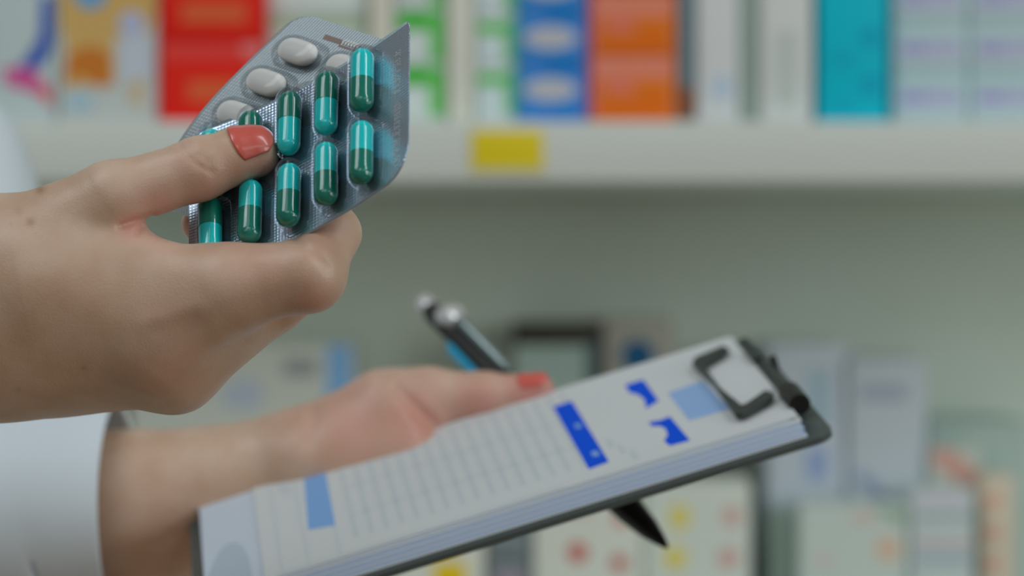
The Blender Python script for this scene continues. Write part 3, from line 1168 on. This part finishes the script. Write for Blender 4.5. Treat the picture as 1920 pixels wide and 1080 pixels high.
# ------------------------------------------------------------------ medicine cartons
def carton(name, label, cat, r, d, dep, col, prints=(), group=None, rough=0.55, bottom=None, split=False):
    """A tuck-end carton: r = (x0, y0, x1, y1) of its front in the frame at distance d, dep = its depth in metres."""
    x0, y0, x1, y1 = r
    lo, hi = P(x0, y1, d), P(x1, y0, d)
    if bottom is not None:
        lo.z = bottom
    mname = 'carton_%d_%d_%d' % tuple(int(c * 255) for c in col)
    mm = mat(mname, col, rough, spec=0.25, mottle=0.02, scale=30)
    org = ((lo.x + hi.x) / 2, d + dep / 2, lo.z)
    mb = MB()
    g = 0.0012
    mb.box((lo.x, d + 0.0006, lo.z), (hi.x, d + dep, hi.z), 0, bev=0.0009)
    o = mb.build(name, mm, None, origin=org)
    tag(o, label, cat, group)
    mb = MB()
    mb.box((lo.x + g, d, lo.z + g), (hi.x - g, d + 0.0007, hi.z - g), 0, bev=0.0003)
    # thumb notch lip of the tuck flap
    cx = (lo.x + hi.x) / 2
    mb.tube([Vector((cx - 0.006, d + 0.0004, hi.z - g)), Vector((cx + 0.006, d + 0.0004, hi.z - g))], [0.0005] * 2, 8)
    fl = mb.build('end_flap', mm, o)
    if prints:
        if split or all(p[0] == 'c' for p in prints):
            for k, (shape, geo, pc) in enumerate(prints):
                if shape == 'c':
                    geo = [(geo[0] + geo[2] * math.cos(t * math.pi / 12), geo[1] + geo[3] * math.sin(t * math.pi / 12)) for t in range(24)]
                elif shape == 'r':
                    geo = [(geo[0], geo[1]), (geo[2], geo[1]), (geo[2], geo[3]), (geo[0], geo[3])]
                patch = MB()
                pts = [P(a, b, d) for a, b in geo]
                pts = [Vector((min(max(p.x, lo.x + g), hi.x - g), d - 0.0001 - 0.00012 * k, min(max(p.z, lo.z + g), hi.z - g))) for p in pts]
                patch.extrude(pts, Vector((0, 0.0001, 0)))
                patch.build('printed_dot' if shape == 'c' else 'printed_patch', mat('print_%d_%d_%d' % tuple(int(c * 255) for c in pc), pc, rough, spec=0.25), o, smooth=False)
            return o
        mats, mb = [], MB()
        for k, pr in enumerate(prints):
            shape, geo, pc = pr[0], pr[1], pr[2]
            pm = mat('print_%d_%d_%d' % tuple(int(c * 255) for c in pc), pc, rough, spec=0.25)
            if pm not in mats:
                mats.append(pm)
            mi = mats.index(pm)
            h = d - 0.0001 - 0.00012 * k
            off = Vector((0, 0.0001, 0))
            if shape == 'r':
                a0, b0, a1, b1 = geo
                poly = [P(a0, b0, d), P(a1, b0, d), P(a1, b1, d), P(a0, b1, d)]
            elif shape == 'c':
                cx_, cy_, rx, ry = geo
                poly = [P(cx_ + rx * math.cos(t * math.pi / 12), cy_ + ry * math.sin(t * math.pi / 12), d) for t in range(24)]
            else:
                poly = [P(a, b, d) for a, b in geo]
            poly = [Vector((min(max(p.x, lo.x + g), hi.x - g), h, min(max(p.z, lo.z + g), hi.z - g))) for p in poly]
            mb.extrude(poly, off, mi)
        mb.build('printing', mats, o, smooth=False)
    return o


WH = A(160, 164, 162)
WH2 = A(150, 158, 158)
BY = 226                                        # shelf line for the cartons on the upper shelf (front at 1.42 m)
UD = 1.425
UZ = shelf_top + 0.0002
# far left: white carton with a blue swoosh and a pink band
carton('carton', 'white carton with a blue swoosh and pink band, beside the orange picture carton', 'box', (-90, -160, 102, 215), UD, .09, A(138, 150, 152),
       [('p', [(100, -10), (110, 40), (104, 84), (82, 118), (48, 146), (24, 138), (50, 108), (74, 70), (78, -10)], A(16, 54, 132)),
        ('p', [(4, 126), (60, 128), (112, 172), (104, 200), (70, 176), (10, 158)], A(150, 62, 110)),
        ('p', [(60, 150), (112, 172), (104, 200), (84, 192)], A(160, 70, 80))], bottom=UZ)
carton('carton', 'white carton with an orange and brown picture, between the swoosh carton and the red cartons', 'box', (108, -160, 297, 215), UD + .004, .09, A(140, 146, 146),
       [('p', [(112, -60), (292, -60), (296, 20), (282, 60), (214, 70), (216, 160), (118, 164), (124, 90), (112, 40)], A(150, 124, 74)),
        ('p', [(128, 100), (172, 84), (206, 100), (210, 158), (186, 164), (150, 140), (122, 160)], A(146, 86, 30)),
        ('c', (170, -14, 30, 30), A(60, 120, 160)),
        ('c', (247, 44, 24, 22), A(128, 138, 165)),
        ('p', [(222, 70), (282, 60), (286, 140), (226, 160)], A(140, 148, 158)),
        ('c', (150, 190, 22, 20), A(118, 142, 154)), ('r', (246, 150, 266, 196), A(150, 132, 100))], bottom=UZ)
RED = A(172, 22, 12)
GOLD = A(160, 68, 38)
RED2 = A(176, 46, 42)
h_red = 146
z0 = UZ
zc = zpx(76, UD)
carton('carton', 'lower of the two bright red cartons with gold lettering, standing on the shelf', 'box', (300, 77, 496, 218), UD, .09, RED,
       [('r', (300, 77, 494, 112), RED2), ('r', (352, 150, 442, 190), GOLD), ('c', (478, 90, 26, 20), A(170, 90, 90))], 'red cartons', bottom=UZ)
carton('carton', 'upper of the two bright red cartons, stacked, cut off by the photo top', 'box', (300, -68, 496, 76), UD, .09, RED,
       [('r', (300, -68, 494, -33), RED2), ('r', (340, 4, 462, 44), GOLD)], 'red cartons', bottom=zc + .0002)
# white and pale green cartons behind the tilted pack
carton('carton', 'pale grey-white carton beside the red cartons, behind the silvery tablet pack', 'box', (500, 26, 690, 218), UD + .01, .10, A(140, 152, 148),
       [('r', (500, 26, 690, 52), A(126, 140, 120)), ('r', (520, 110, 660, 130), A(120, 140, 150))], bottom=UZ)
carton('carton', 'white carton lying on the pale grey-white carton, near the photo top', 'box', (500, -90, 690, 24), UD + .01, .10, A(158, 168, 168), [], bottom=zpx(25, UD + .01) + .0002)
carton('carton', 'narrow cream white carton just left of the green striped cartons', 'box', (693, -120, 738, 218), UD + .002, .10, A(158, 158, 148), [], bottom=UZ)
# green and white stacks
GR = A(34, 136, 18)
GR2 = A(72, 148, 70)
for n, (ya, yb, w) in enumerate(((120, 222, 'lower'), (16, 119, 'upper'))):
    carton('carton', w + ' white carton with bright green bands in the stack beside the raised pack tip', 'box', (741, ya, 836, yb), UD, .09, A(150, 160, 160),
           [('r', (742, ya + 6, 834, ya + 40), GR), ('r', (806, ya + 6, 834, yb - 4), GR2), ('c', (770, ya + 72, 26, 28), A(156, 166, 172))],
           'bright green banded cartons', bottom=UZ if n == 0 else zpx(119.5, UD))
carton('carton', 'topmost white carton with bright green bands, cut off above the raised pack tip', 'box', (741, -90, 836, 15), UD, .09, A(150, 160, 160),
       [('r', (742, -80, 834, -46), GR), ('r', (806, -80, 834, 14), GR2)], 'bright green banded cartons', bottom=zpx(15.5, UD))
carton('carton', 'plain white carton standing upright between two green banded stacks', 'box', (839, -140, 888, 222), UD - .005, .10, A(160, 162, 154), [], bottom=UZ)
for n, (ya, yb, w) in enumerate(((124, 222, 'lower'), (28, 123, 'middle'), (-68, 27, 'top'))):
    carton('carton', w + ' white carton with short mid green band, stacked left of the blue cartons', 'box', (891, ya, 966, yb), UD, .09, A(152, 162, 164),
           [('r', (896, ya + 14, 960, ya + 36), A(62, 144, 60)), ('c', (918, ya + 66, 24, 24), A(150, 164, 172)), ('r', (948, ya + 6, 964, yb - 6), A(70, 148, 90))],
           'mid green banded cartons', bottom=UZ if n == 0 else zpx(yb + .5, UD))
TEAL = A(24, 118, 112)
BL = A(44, 100, 160)
for n, (ya, yb, w) in enumerate(((124, 218, 'lowest'), (27, 123, 'middle'), (-70, 26, 'uppermost'))):
    carton('carton', w + ' blue carton with cream lettering in the stack between green and orange cartons', 'box', (968, ya, 1101, yb), UD - .003, .09, BL,
           [('r', (969, ya, 977, yb), TEAL), ('c', (1032, ya + 44, 50, 22), A(138, 140, 146)), ('r', (1024, ya + 76, 1094, yb - 2), A(8, 92, 152)), ('r', (1024, ya + 2, 1094, ya + 14), A(8, 92, 152)),
            ('r', (1095, ya, 1100, yb), A(150, 90, 130))],
           'blue cartons', bottom=UZ if n == 0 else zpx(yb + .5, UD - .003))
OR = A(178, 88, 34)
for n, (ya, yb, w) in enumerate(((103, 220, 'lowest'), (-13, 102, 'middle'), (-130, -14, 'uppermost'))):
    carton('carton', w + ' orange carton with salmon band in the stack beside the blue cartons', 'box', (1105, ya, 1268, yb), UD, .09, OR,
           [('r', (1106, ya + 2, 1266, ya + 42), A(172, 100, 82)), ('r', (1106, ya, 1116, yb), A(178, 84, 96)), ('p', [(1130, ya + 46), (1192, ya + 46), (1180, ya + 72), (1140, ya + 70)], A(176, 88, 74)),
            ('r', (1200, ya + 58, 1246, yb - 6), A(178, 82, 8)), ('r', (1122, ya + 86, 1246, yb - 4), A(176, 78, 10))],
           'orange cartons', bottom=UZ if n == 0 else zpx(yb + .5, UD))
carton('carton', 'slim dark slate carton with brown foot, next to the orange stack', 'box', (1272, -140, 1303, 222), UD - .002, .08, A(84, 100, 108),
       [('r', (1273, 165, 1302, 221), A(106, 60, 30))], bottom=UZ)
carton('carton', 'slim white carton with faint blue spot, right of the slate carton', 'box', (1307, -140, 1386, 228), UD - .006, .09, A(156, 160, 162),
       [('c', (1354, 165, 22, 26), A(136, 150, 164))], bottom=UZ)
carton('carton', 'grey-green carton set back between two slim white cartons', 'box', (1389, -140, 1422, 224), UD + .001, .08, A(122, 136, 130), [], bottom=UZ)
carton('carton', 'white carton with a faint grey stripe, left of the cyan carton', 'box', (1426, -140, 1524, 228), UD - .006, .09, A(156, 160, 160),
       [('r', (1456, 60, 1492, 200), A(140, 148, 146))], bottom=UZ)
carton('carton', 'bright cyan carton standing upright on the upper shelf', 'box', (1536, -140, 1664, 228), UD - .008, .09, A(0, 140, 158),
       [('c', (1632, 70, 20, 20), A(0, 124, 150)), ('c', (1632, 160, 20, 20), A(0, 124, 150)), ('c', (1580, 200, 24, 14), A(0, 130, 152)), ('c', (1580, 110, 24, 14), A(0, 130, 152))], bottom=UZ)
LIL = A(132, 152, 156)
for cnum, (xa, xb, wc) in enumerate(((1674, 1816, 'beside the cyan carton'), (1819, 1980, 'at the photo edge'))):
    for n, (ya, yb, w) in enumerate(((132, 226, 'lowest'), (40, 131, 'middle'), (-52, 39, 'uppermost'))):
        carton('carton', w + ' pale blue-grey carton with violet lettering in the stack ' + wc, 'box', (xa, ya, xb, yb), UD, .09, LIL,
               [('r', (xa + 14, ya + 36, xb - 16, ya + 62), A(130, 134, 158)), ('r', (xa + 4, ya + 64, xb - 4, ya + 74), A(146, 152, 164)), ('r', (xa + 18, ya + 44, xa + 62, ya + 58), A(118, 118, 156))],
               'violet lettered cartons', bottom=UZ if n == 0 else zpx(yb + .5, UD))
# yellow shelf tag on the front edge
mb = MB()
a, b = P(884, 244, SF), P(1018, 318, SF)
mb.box((a.x, SF - .0016, b.z), (b.x, SF - .0002, a.z), bev=.0004)
t = mb.build('price_tag', mat('yellow_card', A(172, 152, 6), 0.5), None, origin=((a.x + b.x) / 2, SF - .001, (a.z + b.z) / 2))
tag(t, 'bright yellow price tag on the white shelf edge', 'price tag')
mb = MB()
mb.box((a.x - .001, SF - .0020, b.z - .0008), (b.x + .001, SF - .0001, b.z + .0012), bev=.0003)
mb.build('tag_rail', mat('clear_tag_rail', A(170, 160, 90), 0.3), t)

# lower shelf cartons
LZ = low_top + 0.0002
LK = dict(bottom=LZ)
BOX = 'box'
carton('carton', 'wide pale grey carton with dark lettering and light blue end, behind both hands', BOX, (242, 644, 664, 1200), 1.52, .09, A(146, 150, 144),
       [('r', (612, 640, 662, 1190), A(96, 132, 168)), ('r', (532, 672, 594, 706), A(112, 116, 118)), ('c', (455, 740, 40, 30), A(132, 140, 152))], **LK)
carton('carton', 'dark olive carton in the gap left of the wide pale grey carton', BOX, (120, 760, 236, 1200), 1.53, .08, A(86, 100, 78), [], **LK)
# black topped case
carton('carton', 'black topped carton with a grey-teal front, behind the pen', BOX, (962, 606, 1124, 1200), 1.53, .085, A(40, 38, 32),
       [('r', (930, 648, 1098, 1190), A(116, 132, 128)), ('r', (1100, 640, 1120, 1190), A(62, 78, 82))], **LK)
carton('carton', 'grey carton with a dark blue disc, right of the black topped carton', BOX, (1130, 598, 1264, 1200), 1.54, .075, A(122, 122, 116),
       [('c', (1196, 668, 32, 32), A(18, 66, 98))], **LK)
carton('carton', 'tall pale lilac-white carton with blue patches, right of the clip', BOX, (1440, 644, 1588, 1200), 1.51, .09, A(138, 146, 154),
       [('r', (1512, 690, 1560, 800), A(120, 138, 148)), ('r', (1512, 840, 1552, 900), A(108, 122, 152))], **LK)
carton('carton', 'pale blue-grey carton with a line of faint lettering, next to the lilac-white carton', BOX, (1592, 672, 1738, 1200), 1.505, .09, A(138, 146, 152),
       [('r', (1612, 720, 1700, 752), A(118, 128, 140)), ('p', [(1596, 890), (1622, 880), (1690, 950), (1680, 980)], A(110, 120, 138))], split=True, **LK)
carton('carton', 'low grey-teal carton at the right, behind the salmon flash', BOX, (1742, 790, 1930, 1200), 1.53, .08, A(126, 142, 138), [], **LK)
carton('carton', 'pale carton with a salmon corner flash, at the lower right', BOX, (1742, 838, 1838, 1200), 1.50, .028, A(140, 146, 140),
       [('p', [(1744, 840), (1780, 838), (1836, 880), (1834, 912), (1800, 905), (1750, 872)], A(152, 118, 110))], **LK)
carton('carton', 'beige carton with a column of red dots, at the lower right edge', BOX, (1842, 892, 1904, 1200), 1.48, .04, A(156, 148, 134),
       [('c', (1862, y, 15, 15), A(160, 122, 106)) for y in (940, 1000, 1058)], **LK)
carton('carton', 'pale carton with grey and pink lines, beside the beige dotted carton', BOX, (1708, 918, 1826, 1200), 1.46, .036, A(142, 152, 152),
       [('r', (1714, 930, 1820, 950), A(150, 148, 158)), ('r', (1718, 962, 1820, 976), A(118, 132, 136)), ('r', (1716, 1012, 1820, 1024), A(146, 132, 134)), ('r', (1718, 1040, 1820, 1056), A(118, 130, 140))], **LK)
carton('carton', 'broad white carton with faint peach spots, below the blue-grey carton', BOX, (1500, 946, 1702, 1200), 1.46, .042, A(142, 152, 148),
       [('c', (1665, 1030, 26, 26), A(156, 138, 122)), ('c', (1620, 970, 26, 14), A(150, 142, 136)), ('c', (1545, 1050, 14, 10), A(156, 136, 138)), ('p', [(1632, 900), (1700, 960), (1690, 985)], A(104, 128, 108))], split=True, **LK)
carton('carton', 'grey-green carton edge in the gap beneath the clip', BOX, (1444, 960, 1496, 1200), 1.48, .027, A(104, 118, 112), [], **LK)
YE = A(160, 150, 72)
RD = A(140, 54, 50)
PK = A(152, 122, 118)
carton('carton', 'white carton with red dots, below the middle of the clipboard', BOX, (1000, 905, 1204, 1200), 1.46, .066, A(154, 157, 150),
       [('c', (1083, 1036, 18, 18), RD), ('c', (1161, 1056, 15, 15), A(138, 66, 60)), ('c', (1166, 970, 15, 15), A(150, 82, 76)), ('c', (1090, 958, 16, 8), PK)], **LK)
carton('carton', 'white carton with yellow and pink dots, behind the pen tip', BOX, (1207, 905, 1408, 1200), 1.465, .06, A(150, 156, 150),
       [('c', (1274, 970, 20, 24), YE), ('c', (1266, 1046, 22, 22), YE), ('c', (1372, 968, 17, 17), PK), ('c', (1366, 1046, 20, 18), PK)], **LK)
carton('carton', 'dark grey carton with paler stripes, left of the red dotted carton', BOX, (914, 960, 996, 1200), 1.46, .066, A(78, 84, 86),
       [('r', (916, 1004, 994, 1020), A(98, 110, 114)), ('r', (916, 1056, 994, 1062), A(104, 116, 120)), ('r', (930, 1072, 980, 1120), A(112, 104, 118))], **LK)
carton('carton', 'white carton with a yellow label, under the clipboard, nearest the sleeve', BOX, (640, 1000, 908, 1200), 1.46, .056, A(154, 156, 148),
       [('r', (812, 1054, 874, 1110), A(164, 142, 12))], **LK)
